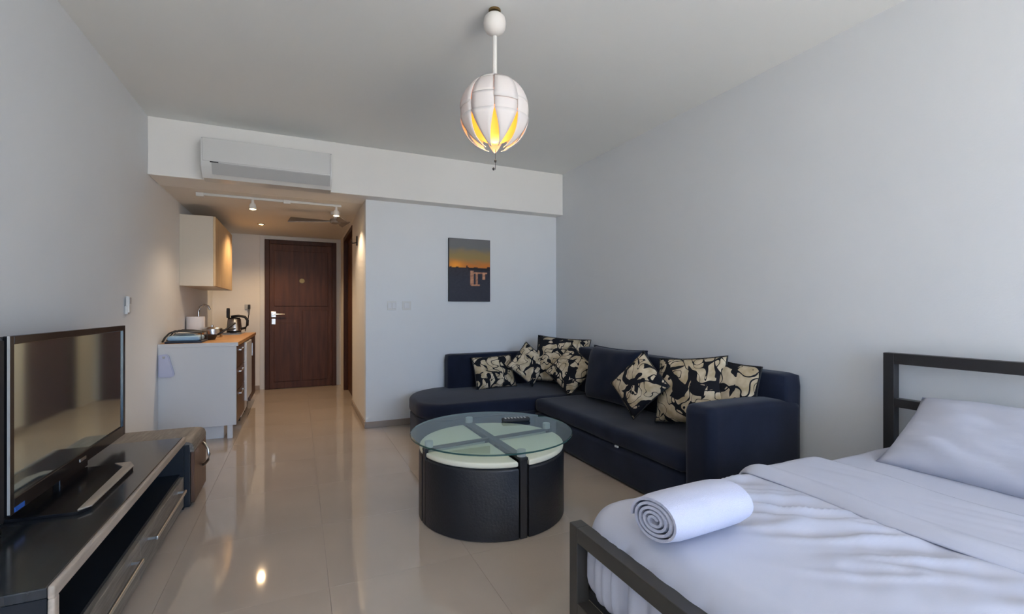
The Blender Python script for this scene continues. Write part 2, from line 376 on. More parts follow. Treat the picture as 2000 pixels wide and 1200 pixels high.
# ------------------------------------------------------------------ television bench, cabinet, television, speaker
bench = thing('tv_bench', 'long low dark tv bench with glossy top and two drawers along the left wall', 'tv bench', (-.8, 2.37, 0))
by0, by1, bxf, bxb = 1.585, 3.125, -.578, -1.03
bm = new(); prism(bm, [(bxb, by0), (bxf-.012, by0), (bxf-.012, by1), (bxb, by1)], .372, .400, bev=.004)
obj('top_panel', bm, 'bench_top', bench)
bm = new(); bx(bm, bxf-.012, bxf+.004, by0, by1, .366, .402, bev=.006, seg=3); bx(bm, bxf-.012, bxf+.004, by0, by0+.03, .03, .37, bev=.006, seg=3)
obj('front_edging', bm, 'edge', bench, True, 40)
obj('end_panel', box(bxb, bxf-.012, by0, by0+.022, .0, .372), 'bench_in', bench)
obj('end_panel', box(bxb, bxf-.004, by1-.022, by1, .0, .372), 'bench_in', bench)
obj('back_panel', box(bxb, bxb+.012, by0+.022, by1-.022, .02, .372), 'bench_in', bench)
obj('shelf', box(bxb+.012, bxf-.02, by0+.022, by1-.022, .186, .20), 'bench_in', bench)
obj('plinth', box(bxb+.05, bxf-.05, by0+.022, by1-.022, 0, .04), 'bench_in', bench)
obj('shelf_back', box(bxf-.16, bxf-.14, by0+.022, by1-.022, .20, .372), 'bench_in', bench)
for y0, y1, h0, h1 in ((by0+.032, 2.325, 1.80, 2.225), (2.329, by1-.026, 2.415, 2.975)):
    dr = obj('drawer', box(bxf-.022, bxf-.002, y0, y1, .022, .186, bev=.002), 'woodgrey', bench)
    bm = new(); bx(bm, bxf+.026, bxf+.036, h0, h1, .138, .154, bev=.003)
    bx(bm, bxf-.003, bxf+.03, h0+.006, h0+.016, .141, .151); bx(bm, bxf-.003, bxf+.03, h1-.016, h1-.006, .141, .151)
    obj('handle', bm, 'brushed', dr)
cabn = thing('low_cabinet', 'low brown cabinet with a curved silver handle at the far end of the tv bench', 'cabinet', (-.78, 3.33, 0))
obj('body', box(-1.03, -.556, 3.135, 3.505, 0, .362, bev=.006), 'bench_in', cabn)
bm = new()
pr = [(-1.03, .352), (-1.03, .372), (-.60, .372), (-.565, .368), (-.545, .355), (-.538, .335), (-.538, .31), (-.556, .31), (-.56, .352)]
a = [bm.verts.new((x, 3.133, z)) for x, z in pr]; b = [bm.verts.new((x, 3.507, z)) for x, z in pr]
for i in range(len(pr)): bm.faces.new((a[i], a[(i+1) % len(pr)], b[(i+1) % len(pr)], b[i]))
bm.faces.new(a[::-1]); bm.faces.new(b); bmesh.ops.recalc_face_normals(bm, faces=bm.faces[:])
obj('rounded_top', bm, 'woodgrey', cabn, True, 40)
dd = obj('door', box(-.558, -.538, 3.150, 3.507, .018, .309, bev=.003), 'kbrown', cabn)
bm = new(); tube(bm, [(-.539, 3.40, .155), (-.523, 3.385, .165), (-.505, 3.37, .19), (-.498, 3.36, .225), (-.505, 3.37, .26), (-.523, 3.385, .285), (-.539, 3.40, .295)], .008)
obj('handle', bm, 'brushed', dd, True)

tv = thing('television', 'large flat black television with reflective screen standing on the tv bench', 'television', (-.85, 2.585, .4))
ty0, ty1, tz0, tz1, tx = 2.035, 3.13, .448, 1.032, -.85
obj('housing', box(tx-.055, tx-.012, ty0+.004, ty1-.004, tz0+.004, tz1-.004, bev=.012, seg=3), 'darkmatt', tv)
bm = new(); bx(bm, tx-.014, tx+.004, ty0, ty0+.026, tz0, tz1, bev=.002); bx(bm, tx-.014, tx+.004, ty1-.03, ty1, tz0, tz1, bev=.002)
bx(bm, tx-.014, tx+.004, ty0+.026, ty1-.03, tz1-.028, tz1, bev=.002); bx(bm, tx-.014, tx+.004, ty0+.026, ty1-.03, tz0, tz0+.05, bev=.002)
obj('bezel', bm, 'dark', tv)
obj('screen', box(tx-.013, tx-.003, ty0+.02, ty1-.024, tz0+.04, tz1-.022), 'screen', tv)
obj('bezel_highlight', box(tx-.002, tx+.0045, ty0-.003, ty0-.0005, tz0+.006, tz1), 'ac2', tv)
obj('maker_badge', box(tx+.004, tx+.006, 2.56, 2.62, tz0+.018, tz0+.03), 'brushed', tv)
bm = new(); prism(bm, [(-.90, 2.12), (-.70, 2.10), (-.675, 2.14), (-.675, 2.60), (-.70, 2.665), (-.90, 2.68)], .4005, .412, bev=.002)
obj('stand_base', bm, 'dark', tv)
bm = new(); prism(bm, [(-.703, 2.108), (-.673, 2.138), (-.673, 2.602), (-.70, 2.667), (-.76, 2.672), (-.712, 2.60)], .412, .4175, bev=.001)
obj('stand_trim', bm, 'edge', tv)
obj('stand_neck', box(tx-.045, tx-.02, 2.45, 2.72, .408, .46, bev=.004), 'dark', tv)
obj('painted_blue_led', box(tx+.004, tx+.0055, 2.06, 2.12, tz0+.004, tz0+.02), 'led', tv)
sp_ = thing('tower_speaker', 'tall slim black speaker at the near end of the television', 'speaker', (-.86, 1.975, .4))
obj('cabinet', box(-.93, -.856, 1.90, 2.018, .401, 1.028, bev=.006), 'dark', sp_)
obj('grille', box(-.857, -.850, 1.905, 2.014, .44, 1.02, bev=.003), 'darkmatt', sp_)

# ------------------------------------------------------------------ kitchen
KX, KY, KZ = -.489, 4.648, .80
ku = thing('kitchen_drawer_unit', 'kitchen drawer unit with white end panel facing the room and brown drawers', 'cabinet', (-.77, 5.0, 0))
obj('end_panel', box(XL+.001, KX-.002, KY, KY+.02, .115, KZ, bev=.001), 'white', ku)
obj('carcass', box(XL+.002, KX-.022, KY+.02, 5.31, .115, KZ), 'white', ku)
obj('plinth', box(XL+.02, KX-.10, KY+.05, 5.31, .0, .115), 'white', ku)
obj('leg', box(KX-.07, KX-.03, KY+.005, KY+.045, 0, .115, bev=.003), 'white', ku)
for z0, z1 in ((.12, .40), (.405, .60), (.605, .795)):
    dr = obj('drawer', box(KX-.02, KX, KY+.022, 5.305, z0, z1-.004, bev=.002), 'kbrown', ku)
    bm = new(); bx(bm, KX+.012, KX+.02, 4.85, 5.12, z1-.05, z1-.04, bev=.002); bx(bm, KX-.001, KX+.014, 4.86, 4.868, z1-.05, z1-.04); bx(bm, KX-.001, KX+.014, 5.10, 5.108, z1-.05, z1-.04)
    obj('handle', bm, 'brushed', dr)
fr = thing('small_fridge', 'narrow white under-counter fridge between the brown kitchen units', 'fridge', (-.77, 5.6, 0))
obj('body', box(XL+.02, KX-.03, 5.32, 5.86, .04, KZ-.012, bev=.004), 'white', fr)
obj('door', box(KX-.03, KX+.018, 5.322, 5.858, .20, KZ-.014, bev=.006), 'white', fr)
for y in (5.36, 5.80): obj('foot', cyl(new(), (KX-.06, y, 0), (KX-.06, y, .04), .018), 'darkmatt', fr)
sk = thing('sink_cabinet', 'dark brown sink cabinet at the far end of the worktop beside the entrance', 'cabinet', (-.77, 6.2, 0))
obj('carcass', box(XL+.002, KX-.022, 5.87, 6.50, .10, .695), 'white', sk)
obj('plinth', box(XL+.02, KX-.08, 5.87, 6.50, 0, .10), 'kbrown', sk)
dd = obj('door', box(KX-.02, KX+.004, 5.873, 6.497, .10, KZ-.004, bev=.002), 'kbrown', sk)
bm = new(); bx(bm, KX+.014, KX+.022, 5.92, 5.93, .60, .74); bx(bm, KX+.003, KX+.016, 5.92, 5.93, .605, .615); bx(bm, KX+.003, KX+.016, 5.92, 5.93, .725, .735); obj('handle', bm, 'brushed', dd)
WT = .832
wt = thing('kitchen_worktop', 'oak butcher block worktop on the kitchen units with a pale front end', 'worktop', (-.77, 5.55, KZ))
bm = new(); bx(bm, XL+.001, KX+.012, KY-.004, 5.92, KZ+.0005, WT, bev=.003); bx(bm, XL+.001, KX+.012, 6.40, 6.515, KZ+.0005, WT, bev=.003)
bx(bm, XL+.001, -.98, 5.92, 6.40, KZ+.0005, WT); bx(bm, -.60, KX+.012, 5.92, 6.40, KZ+.0005, WT)
obj('slab', bm, 'butcher', wt)
obj('end_strip', box(XL+.001, KX+.013, KY-.009, KY-.003, KZ, WT-.001, bev=.001), 'white', wt)
bm = new()
for x in (-.98, -.605): bx(bm, x-.012, x+.017, 5.91, 6.41, WT, WT+.008, bev=.003)
bx(bm, -.98, -.60, 5.908, 5.935, WT, WT+.008, bev=.003); bx(bm, -.98, -.60, 6.385, 6.412, WT, WT+.008, bev=.003)
bx(bm, -.975, -.605, 5.925, 6.395, .70, .71)
bx(bm, -.975, -.965, 5.925, 6.395, .71, WT); bx(bm, -.615, -.605, 5.925, 6.395, .71, WT); bx(bm, -.975, -.605, 5.925, 5.935, .71, WT); bx(bm, -.975, -.605, 6.385, 6.395, .71, WT)
tag(centre(obj('sink_basin', bm, 'steel')), 'steel sink basin set into the oak worktop', 'sink')
tp = thing('kitchen_tap', 'thin tall chrome tap rising behind the kitchen paper roll', 'tap', (-1.01, 6.15, WT))
obj('base', cyl(new(), (-1.013, 6.15, WT), (-1.013, 6.15, WT+.05), .02), 'chrome', tp, True, 40)
obj('spout', tube(new(), [(-1.013, 6.15, WT+.05), (-1.012, 6.15, WT+.26), (-1.0, 6.15, WT+.31), (-.96, 6.15, WT+.335), (-.92, 6.15, WT+.32), (-.905, 6.15, WT+.28)], .011), 'chrome', tp, True, 50)
obj('lever', tube(new(), [(-1.0, 6.13, WT+.04), (-.985, 6.09, WT+.07)], .006), 'chrome', tp, True)
# upper cabinet
uc = thing('wall_cabinet', 'cream kitchen wall cabinet with doors tinted as if warmly lit hung above the worktop', 'cabinet', (-.9, 5.95, 1.35))
CX, CY0, CY1, CZ0, CZ1 = -.748, 5.398, 6.66, 1.347, 2.040
obj('carcass', box(XL+.001, CX-.02, CY0+.018, CY1, CZ0, CZ1), 'cab', uc)
obj('end_panel', box(XL+.001, CX-.02, CY0, CY0+.018, CZ0, CZ1, bev=.001), 'cab', uc)
for k in range(3):
    y0 = CY0+k*(CY1-CY0)/3; y1 = CY0+(k+1)*(CY1-CY0)/3
    dd = obj('door', box(CX-.0195, CX, y0+.002, y1-.002, CZ0+.002, CZ1-.002, bev=.002), 'cab2', uc)
# dish drainer and things on the worktop
dr = thing('dish_drainer', 'navy dish drainer with wire arches at the near end of the oak worktop', 'dish drainer', (-.875, 4.80, WT))
obj('tray', box(-1.01, -.745, 4.675, 4.965, WT, WT+.016, bev=.007, seg=3), 'navyplastic', dr, True, 40)
for y in (4.68, 4.82, 4.955):
    p = [(-1.022, y, WT+.012), (-1.005, y, WT+.05), (-.975, y, WT+.085), (-.935, y, WT+.104), (-.86, y, WT+.10), (-.752, y, WT+.086)]
    obj('wire_arch', tube(new(), p, .006 if y > 4.7 else .008, 6), 'olive', dr, True)
for p in ([(-.752, 4.68, WT+.01), (-.752, 4.68, WT+.086), (-.752, 4.955, WT+.086), (-.752, 4.955, WT+.01)], [(-.975, 4.68, WT+.085), (-.975, 4.955, WT+.085)]):
    obj('side_wire', tube(new(), p, .004, 6), 'olive', dr)
bm = rgrid(-1.0, -.765, 4.70, 4.94, WT+.0165, WT+.060, 12, 12, 4, .02)
tag(centre(obj('plastic_tub', bm, 'bluecloth', None, True)), 'pale blue plastic tub lying in the navy dish drainer', 'tub')
for k in range(2):
    bm = new(); lathe(bm, [(0, 0), (.05, 0), (.085, .009), (.088, .011), (.05, .004), (0, .003)], (-.885, 4.82, WT+.0605+k*.012), 28)
    pl = tag(centre(obj('plate', bm, 'white', None, True, 50)), ('white plate lying on the pale blue tub in the drainer', 'upper white plate stacked on the other plate in the drainer')[k], 'plate', 'plates in the drainer')
fp = thing('frying_pan', 'dark frying pan with raised handle beside the dish drainer', 'pan', (-.78, 5.12, WT))
obj('bowl', lathe(new(), [(0, 0), (.085, 0), (.105, .045), (.108, .045), (.088, .004), (0, .004)], (-.80, 5.13, WT+.001), 28), 'darkmatt', fp, True, 40)
obj('handle', tube(new(), [(-.70, 5.16, WT+.043), (-.66, 5.18, WT+.07), (-.585, 5.24, WT+.135), (-.565, 5.26, WT+.15)], .010), 'darkmatt', fp, True)
bw = thing('copper_bowl', 'small copper brown bowl next to the frying pan', 'bowl', (-.86, 5.27, WT))
obj('bowl', lathe(new(), [(0, 0), (.035, 0), (.06, .03), (.072, .07), (.069, .07), (.055, .03), (.03, .006), (0, .006)], (-.90, 5.33, WT), 24), 'copper', bw, True)
obj('rim', lathe(new(), [(.069, .068), (.0745, .068), (.0745, .074), (.069, .074), (.069, .068)], (-.90, 5.33, WT), 24), 'brass', bw, True)
so = thing('saucepan', 'steel saucepan with glass lid standing behind the frying pan', 'pan', (-.82, 5.55, WT))
obj('pot', lathe(new(), [(0, 0), (.085, 0), (.09, .005), (.09, .085), (.086, .085), (.086, .006), (0, .006)], (-.80, 5.56, WT), 28), 'steel', so, True, 40)
obj('lid', lathe(new(), [(.09, .086), (.085, .093), (.04, .105), (.012, .108), (.012, .125), (0, .127)], (-.80, 5.56, WT), 28), 'steel', so, True, 40)
obj('handle', tube(new(), [(-.71, 5.55, WT+.07), (-.66, 5.53, WT+.08), (-.59, 5.50, WT+.085)], .008), 'darkmatt', so, True)
pr_ = thing('kitchen_paper_roll', 'white kitchen paper roll standing by the wall on the worktop', 'paper roll', (-.955, 5.62, WT))
bm = lathe(new(), [(.02, 0), (.078, 0), (.08, .004), (.08, .205), (.078, .21), (.02, .21), (.02, 0)], (-.957, 5.66, WT), 32); obj('paper', bm, 'paper', pr_, True, 40)
obj('cardboard_core', lathe(new(), [(.0195, .002), (.0195, .212), (.016, .212), (.016, .002), (.0195, .002)], (-.957, 5.66, WT), 20), 'edge', pr_, True, 40)
kt = thing('electric_kettle', 'black electric kettle with open lid and steel band near the sink', 'kettle', (-.76, 6.455, WT))
kx, ky = -.705, 6.455
obj('base', lathe(new(), [(0, 0), (.075, 0), (.078, .006), (.075, .018), (0, .018)], (kx, ky, WT), 28), 'darkmatt', kt, True, 40)
obj('jug', lathe(new(), [(0, .019), (.076, .019), (.078, .03), (.066, .17), (.060, .185), (0, .186)], (kx, ky, WT), 28), 'dark', kt, True, 40)
obj('steel_band', lathe(new(), [(.0785, .03), (.0805, .032), (.0690, .165), (.067, .168), (.0785, .03)], (kx+.004, ky-.002, WT), 28), 'steel', kt, True, 40)
obj('handle', tube(new(), [(kx-.03, ky, WT+.195), (kx+.05, ky-.01, WT+.205), (kx+.115, ky-.01, WT+.195), (kx+.142, ky-.01, WT+.15), (kx+.14, ky-.01, WT+.09), (kx+.12, ky-.01, WT+.06), (kx+.075, ky-.01, WT+.05)], .015), 'darkmatt', kt, True)
obj('lid', box(kx-.075, kx-.045, ky-.04, ky+.04, WT+.18, WT+.30, bev=.01), 'darkmatt', kt)
sk2 = thing('wall_socket', 'grey plug socket with a hanging cord on the end wall left of the door', 'socket', (-.63, YD, 1.12))
obj('plate', box(-.67, -.60, YD-.014, YD, 1.115, 1.185, bev=.004), 'ac2', sk2)
obj('plug', box(-.628, -.60, YD-.05, YD-.013, 1.12, 1.18, bev=.005), 'darkmatt', sk2)
obj('cord', tube(new(), [(-.613, YD-.045, 1.125), (-.615, YD-.04, 1.05), (-.628, YD-.035, .98), (-.648, YD-.03, .90), (-.66, YD-.02, .82)], .0055, 6), 'darkmatt', sk2, True)
tt = thing('hanging_cloth', 'small white folded cloth hanging on the white end panel of the kitchen units', 'cloth', (-.99, KY, .56))
bm = new()
pts = [(-1.038, .742), (-1.038, .562), (-.965, .556), (-.938, .563), (-.930, .578), (-.934, .60), (-.968, .735), (-.985, .748)]
lo = [bm.verts.new((x, KY-.005, z)) for x, z in pts]; hi = [bm.verts.new((x, KY-.028, z)) for x, z in pts]
for i in range(len(pts)): bm.faces.new((lo[i], lo[(i+1) % len(pts)], hi[(i+1) % len(pts)], hi[i]))
bm.faces.new(hi); bm.faces.new(lo); bmesh.ops.recalc_face_normals(bm, faces=bm.faces[:])
bmesh.ops.bevel(bm, geom=[e for e in bm.edges if all(abs(v.co.y-(KY-.028)) < 1e-4 for v in e.verts)], offset=.008, segments=2, affect='EDGES')
obj('cloth', bm, 'towel', tt, True, 50)
obj('hook', box(-1.008, -.992, KY-.036, KY-.001, .715, .732, bev=.003), 'ac2', tt)

# ------------------------------------------------------------------ hall ceiling: track, downlight, fan; coat hook
tr = thing('track_light', 'white ceiling light track with two lit spots across the hall ceiling', 'track light', (-.2, 4.87, HH))
obj('rail', box(-.81, .385, 4.855, 4.888, HH-.022, HH-.0005, bev=.003), 'trim', tr)
for x in (-.79, -.10): obj('feed_box', box(x-.03, x+.03, 4.845, 4.898, HH-.034, HH-.0005, bev=.003), 'trim', tr)
for x in (-.383, .339):
    hd = obj('spot_head', lathe(new(), [(0, .0), (.012, 0), (.013, -.03), (.026, -.045), (.031, -.09), (.028, -.09), (.026, -.07), (0, -.068)], (x, 4.87, HH-.02), 20), 'lampwhite', tr, True, 40)
    obj('lamp', lathe(new(), [(0, -.072), (.025, -.073), (.018, -.092), (0, -.097)], (x, 4.87, HH-.02), 16), 'bulb', hd, True)
    spot('track_spot', (x, 4.87, HH-.13), 9, (1, .76, .52), 130)
dl = thing('recessed_downlight', 'small lit recessed downlight in the hall ceiling near the entrance door', 'downlight', (-.41, 6.34, HH))
obj('ring', lathe(new(), [(.03, 0), (.045, 0), (.045, -.006), (.032, -.01), (.03, 0)], (-.41, 6.34, HH), 28), 'chrome', dl, True)
obj('lamp', lathe(new(), [(.03, -.002), (.02, -.010), (0, -.013)], (-.41, 6.34, HH), 24), 'bulb', dl, True)
spot('down_spot', (-.41, 6.34, HH-.03), 20, (1, .68, .38), 140)
fn = thing('ceiling_fan', 'small ceiling fan with dark wooden blades under the hall ceiling', 'fan', (.355, 5.25, HH))
obj('mount', lathe(new(), [(0, 0), (.05, 0), (.045, -.03), (.014, -.04), (.014, -.075), (0, -.075)], (.355, 5.25, HH), 24), 'trim', fn, True, 40)
obj('motor', lathe(new(), [(0, -.07), (.05, -.075), (.055, -.095), (.05, -.115), (.02, -.125), (0, -.125)], (.355, 5.25, HH), 24), 'fan', fn, True, 40)
for ang in (170, 50, -70):
    a = R(ang); d = Vector((cos(a), sin(a), 0)); n = Vector((-sin(a), cos(a), 0))
    L_ = .45 if ang == 170 else .19
    bm = new(); c0 = Vector((.355, 5.25, HH-.098))
    prs = [(.045, .012), (.10, .018), (.18, .035), (L_, .075)] if ang == 170 else [(.045, .012), (.08, .02), (.12, .035), (L_, .05)]
    up = []; dn = []
    for s, w in prs:
        for lst, dz in ((up, .004), (dn, -.004)):
            lst.append((bm.verts.new(c0+d*s+n*w+Vector((0, 0, dz-w*.5))), bm.verts.new(c0+d*s-n*w+Vector((0, 0, dz+w*.5)))))
    for i in range(3):
        bm.faces.new((up[i][0], up[i][1], up[i+1][1], up[i+1][0])); bm.faces.new((dn[i][0], dn[i+1][0], dn[i+1][1], dn[i][1]))
        for s in (0, 1): bm.faces.new((up[i][s], up[i+1][s], dn[i+1][s], dn[i][s]))
    bm.faces.new((up[0][0], up[0][1], dn[0][1], dn[0][0])); bm.faces.new((up[3][0], up[3][1], dn[3][1], dn[3][0]))
    bmesh.ops.recalc_face_normals(bm, faces=bm.faces[:])
    obj('blade', bm, 'fan', fn)
hk = thing('coat_hook', 'small dark coat hook high on the hall wall by the bathroom doorway', 'hook', (XH, 5.18, 1.80))
obj('plate', box(XH-.012, XH, 5.165, 5.195, 1.80, 1.90, bev=.003), 'darkmatt', hk)
obj('peg', tube(new(), [(XH-.01, 5.18, 1.83), (XH-.05, 5.18, 1.82), (XH-.065, 5.18, 1.85)], .006), 'darkmatt', hk, True)

# ------------------------------------------------------------------ picture and switches on the back wall
pic = thing('canvas_picture', 'unframed canvas picture of an orange sunset over dark water on the back wall', 'picture', (1.596, YB-.03, 1.20))
px0, px1, pz0, pz1 = 1.372, 1.820, 1.197, 1.838
obj('canvas', box(px0, px1, YB-.03, YB-.001, pz0, pz1, bev=.002), 'darkmatt', pic)
def sstep(a, b, x):
    t = min(1, max(0, (x-a)/(b-a))); return t*t*(3-2*t)
def mixc(a, b, t): return tuple(p+(q-p)*t for p, q in zip(a, b))
def paint(u, v):
    nz = noise.noise(Vector((u*5, v*14, 3))); n2 = noise.noise(Vector((u*16, v*30, 9)))
    g, y_, o_, dk = lin((112, 112, 112)), lin((150, 128, 80)), lin((205, 120, 45)), lin((42, 44, 56))
    if v > .53:
        t = (v-.53)/.47+nz*.08
        c = mixc(o_, y_, sstep(.05, .38, t)); c = mixc(c, g, sstep(.45, .75, t))
        glow = exp(-((u-.15)**2/.03+(v-.57)**2/.006)); c = mixc(c, lin((255, 165, 50)), min(1, glow*.9))
        if v < .535+.03*max(0, n2)+(.035 if abs(u-.43) < .02 else 0)+(.03 if u > .92 else 0): c = lin((38, 22, 24))
    else:
        c = mixc(lin((40, 36, 44)), dk, sstep(.5, .3, v)); c = mixc(c, lin((60, 60, 72)), .25+.3*n2)
        if v > .50 and u > .45: c = lin((30, 24, 28))
        peach = lin((205, 150, 115))
        if (.51 < u < .60 and .26 < v < .49) or (.64 < u < .70 and .26 < v < .47) or (.60 <= u < .93 and .445 < v < .475) or (.80 < u < .87 and .36 < v < .46) or (.52 < u < .74 and .245 < v < .27):
            c = mixc(peach, lin((150, 95, 75)), min(1, max(0, .3+n2)))
    return c
nx_, nz_ = 60, 86
vs = []; fs = []; cs = []
for j in range(nz_+1):
    for i in range(nx_+1):
        u, v = i/nx_, j/nz_
        vs.append((px0+.003+(px1-px0-.006)*u, YB-.0308, pz0+.003+(pz1-pz0-.006)*v)); cs.append(paint(u, v))
for j in range(nz_):
    for i in range(nx_):
        a = j*(nx_+1)+i; fs.append((a, a+1, a+nx_+2, a+nx_+1))
me = bpy.data.meshes.new('painted_face'); me.from_pydata([tuple(Vector(v)-pic.location) for v in vs], [], fs)
ca = me.color_attributes.new('print', 'FLOAT_COLOR', 'POINT')
for i, c in enumerate(cs): ca.data[i].color = (*c, 1)
pm = mat('sunset_print', (.5, .5, .5), .5, spec=.3); an = pm.node_tree.nodes.new('ShaderNodeAttribute'); an.attribute_name = 'print'
pm.node_tree.links.new(an.outputs['Color'], pm.node_tree.nodes['Principled BSDF'].inputs['Base Color'])
me.materials.append(pm); po = bpy.data.objects.new('painted_face', me); COL.objects.link(po); po.parent = pic
for k, (x, lab) in enumerate(((.812, 'white light switch on the back wall close to the hall corner'), (.955, 'white light switch on the back wall nearer the picture'))):
    sw = thing('light_switch', lab, 'switch', (x, YB, 1.115), 'light switches on the back wall')
    obj('plate', box(x-.042, x+.042, YB-.009, YB, 1.112, 1.196, bev=.003), 'trim', sw)
    for dx in ((-.02, .02) if k == 0 else (0,)):
        wd = .017 if k == 0 else .026
        obj('rocker', box(x+dx-wd, x+dx+wd, YB-.014, YB-.008, 1.126, 1.182, bev=.003), 'white', sw)

# ------------------------------------------------------------------ pendant lamp
LX, LY, LZ, LR = .879, 2.105, 2.085, .168
pl = thing('pendant_lamp', 'round pendant lamp of overlapping parchment panels hanging from the ceiling on a white rod', 'lamp', (LX, LY, H))
obj('ceiling_cap', cyl(new(), (LX, LY, H-.012), (LX, LY, H), .030, n=24), 'brass', pl)
obj('canopy_ball', lathe(new(), [(.022, .050), (.038, .046), (.051, .032), (.056, .007), (.053, -.017), (.042, -.036), (.025, -.047), (.012, -.052), (0, -.053)], (LX, LY, H-.072), 32), 'lampwhite', pl, True)
obj('rod', cyl(new(), (LX, LY, LZ+LR*.98), (LX, LY, H-.13), .011), 'lampwhite', pl, True, 40)
core = lathe(new(), [(max(0, LR*.80*sin(pi*k/20)), LR*.86*cos(pi*k/20)) for k in range(21)], (LX, LY, LZ), 32)
# the inner glass is only its lower cup, the lit bulb sits above it
obj('inner_globe', core, 'core', pl, True)
lamp_rng = random.Random(4)
def patch(lon0, lon1, lat0, lat1, rad, n=6, taper0=1, taper1=1, th=.003):
    """curved panel of the shade between two longitudes and latitudes, narrowed towards its ends"""
    bm = new(); g = []
    for s in (0, 1):
        gg = []
        for j in range(n+1):
            t = j/n; la = lat0+(lat1-lat0)*t; w = taper0+(taper1-taper0)*t
            row = []
            for i in range(5):
                lc = (lon0+lon1)/2; lo_ = lc+(lon1-lon0)*(i/4-.5)*w
                r = rad-s*th
                row.append(bm.verts.new((LX+r*cos(la)*cos(lo_), LY+r*cos(la)*sin(lo_), LZ+r*1.07*sin(la))))
            gg.append(row)
        g.append(gg)
    for j in range(n):
        for i in range(4):
            bm.faces.new((g[0][j][i], g[0][j][i+1], g[0][j+1][i+1], g[0][j+1][i])); bm.faces.new((g[1][j][i], g[1][j+1][i], g[1][j+1][i+1], g[1][j][i+1]))
    for j in range(n):
        for i in (0, 4): bm.faces.new((g[0][j][i], g[0][j+1][i], g[1][j+1][i], g[1][j][i]))
    for i in range(4):
        for j in (0, n): bm.faces.new((g[0][j][i], g[0][j][i+1], g[1][j][i+1], g[1][j][i]))
    bmesh.ops.recalc_face_normals(bm, faces=bm.faces[:])
    return bm
NP = 9
for k in range(NP):
    l0 = 2*pi*k/NP+.12; l1 = l0+2*pi/NP
    s1 = R(lamp_rng.uniform(30, 52)); s2 = R(lamp_rng.uniform(2, 16))
    ov = .012
    obj('shade_panel', patch(l0+ov, l1-ov, s1-.02, R(74), LR+.001*(k % 3)), 'shade', pl, True)
    obj('shade_panel', patch(l0-ov*.4, l1-ov, s2-.02, s1+.02, LR+.0065-.003*(k % 3)), 'shade', pl, True)
    obj('shade_panel', patch(l0+ov, l1-ov*.5, R(-13), s2+.01, LR+.0015*(k % 2)), 'shade', pl, True)
    obj('shade_petal', patch(l0, l1, R(-11), R(-73), LR+.003+.003*(k % 2), 8, 1.0, lamp_rng.uniform(.0, .25)), 'shade', pl, True)
bm = new()
for k in range(NP):
    l0 = 2*pi*k/NP+.12
    tube(bm, [(LX+LR*.985*cos(l0)*cos(a), LY+LR*.985*sin(l0)*cos(a), LZ+LR*1.05*sin(a)) for a in [R(q) for q in range(-8, 76, 7)]], .0022, 6)
obj('wire_frame', bm, 'rib', pl)
obj('top_ring', lathe(new(), [(.02, .0), (.052, -.006), (.052, -.010), (.02, -.004), (.02, 0)], (LX, LY, LZ+LR*1.05), 24), 'lampwhite', pl, True)
bm = new(); tube(bm, [(LX+.004, LY, LZ-LR*1.05), (LX+.004, LY, LZ-LR*1.05-.10)], .0012, 5); lathe(bm, [(0, .008), (.006, .003), (.005, -.006), (0, -.009)], (LX+.004, LY, LZ-LR-.065), 12); lathe(bm, [(0, .008), (.006, .003), (.005, -.006), (0, -.009)], (LX-.006, LY, LZ-LR-.105), 12)
obj('pull_chain', bm, 'darkmatt', pl)
point('pendant_bulb', (LX, LY, LZ-LR*.93), .6, (1, .72, .40), .05)

# ------------------------------------------------------------------ corner sofa
SZ = .345
sofa = thing('corner_sofa', 'dark navy L-shaped corner sofa with rounded chaise in the back right corner', 'sofa', (1.9, 3.4, 0))
SX = 1.88
def soft(am, sc_=4):
    return lambda c, n: n*noise.noise(c*sc_)*am
obj('seat', rgrid(SX, 2.46, 1.868, 3.60, .222, SZ-.008, 20, 40, 6, .035, soft(.006)), 'navy', sofa, True)
obj('base', rgrid(SX-.004, 2.60, 1.868, 3.59, .008, .218, 10, 20, 6, .015, soft(.003)), 'navy', sofa, True)
# chaise outline with a big round left end
poly = [(2.46, 3.605), (1.30, 3.605)]
for k in range(0, 11):
    a = R(-90-k*9); poly.append((1.13+.245*cos(a), 3.85+.245*sin(a)))
for k in range(1, 13):
    a = R(180-k*7.5); poly.append((1.36+.475*cos(a), 4.02+.475*sin(a)))
poly += [(2.46, 4.495)]
cen = Vector((1.8, 4.05))
def inset(poly, d):
    return [(cen.x+(x-cen.x)*(1-d/abs(max(.3, Vector((x-cen.x, y-cen.y)).length))), cen.y+(y-cen.y)*(1-d/max(.3, Vector((x-cen.x, y-cen.y)).length))) for x, y in poly]
bm = new(); prism(bm, poly, .215, SZ, bev=.035, seg=4); obj('chaise_seat', bm, 'navy', sofa, True, 60)
bm = new(); prism(bm, inset(poly, .008), .008, .213, bev=.012, seg=2); obj('chaise_base', bm, 'navy', sofa, True, 60)
obj('backrest', rgrid(2.455, 2.622, 1.70, 4.46, .02, .752, 8, 40, 10, .035, soft(.004)), 'navy', sofa, True)
obj('backrest', rgrid(1.325, 2.46, 4.345, 4.50, .18, .672, 20, 8, 8, .03, soft(.004)), 'navy', sofa, True)
def armd(c, n):
    return n*noise.noise(c*4)*.004+Vector((0, 0, -.03*max(0, (c.x-2.3)/.3)**2 if c.z > .5 else 0))
obj('armrest', rgrid(SX-.008, 2.60, 1.685, 1.866, .008, .618, 24, 8, 16, .04, armd), 'navy', sofa, True)
obj('label_tab', box(SX-.012, SX-.003, 2.42, 2.45, .222, .234), 'white', sofa)

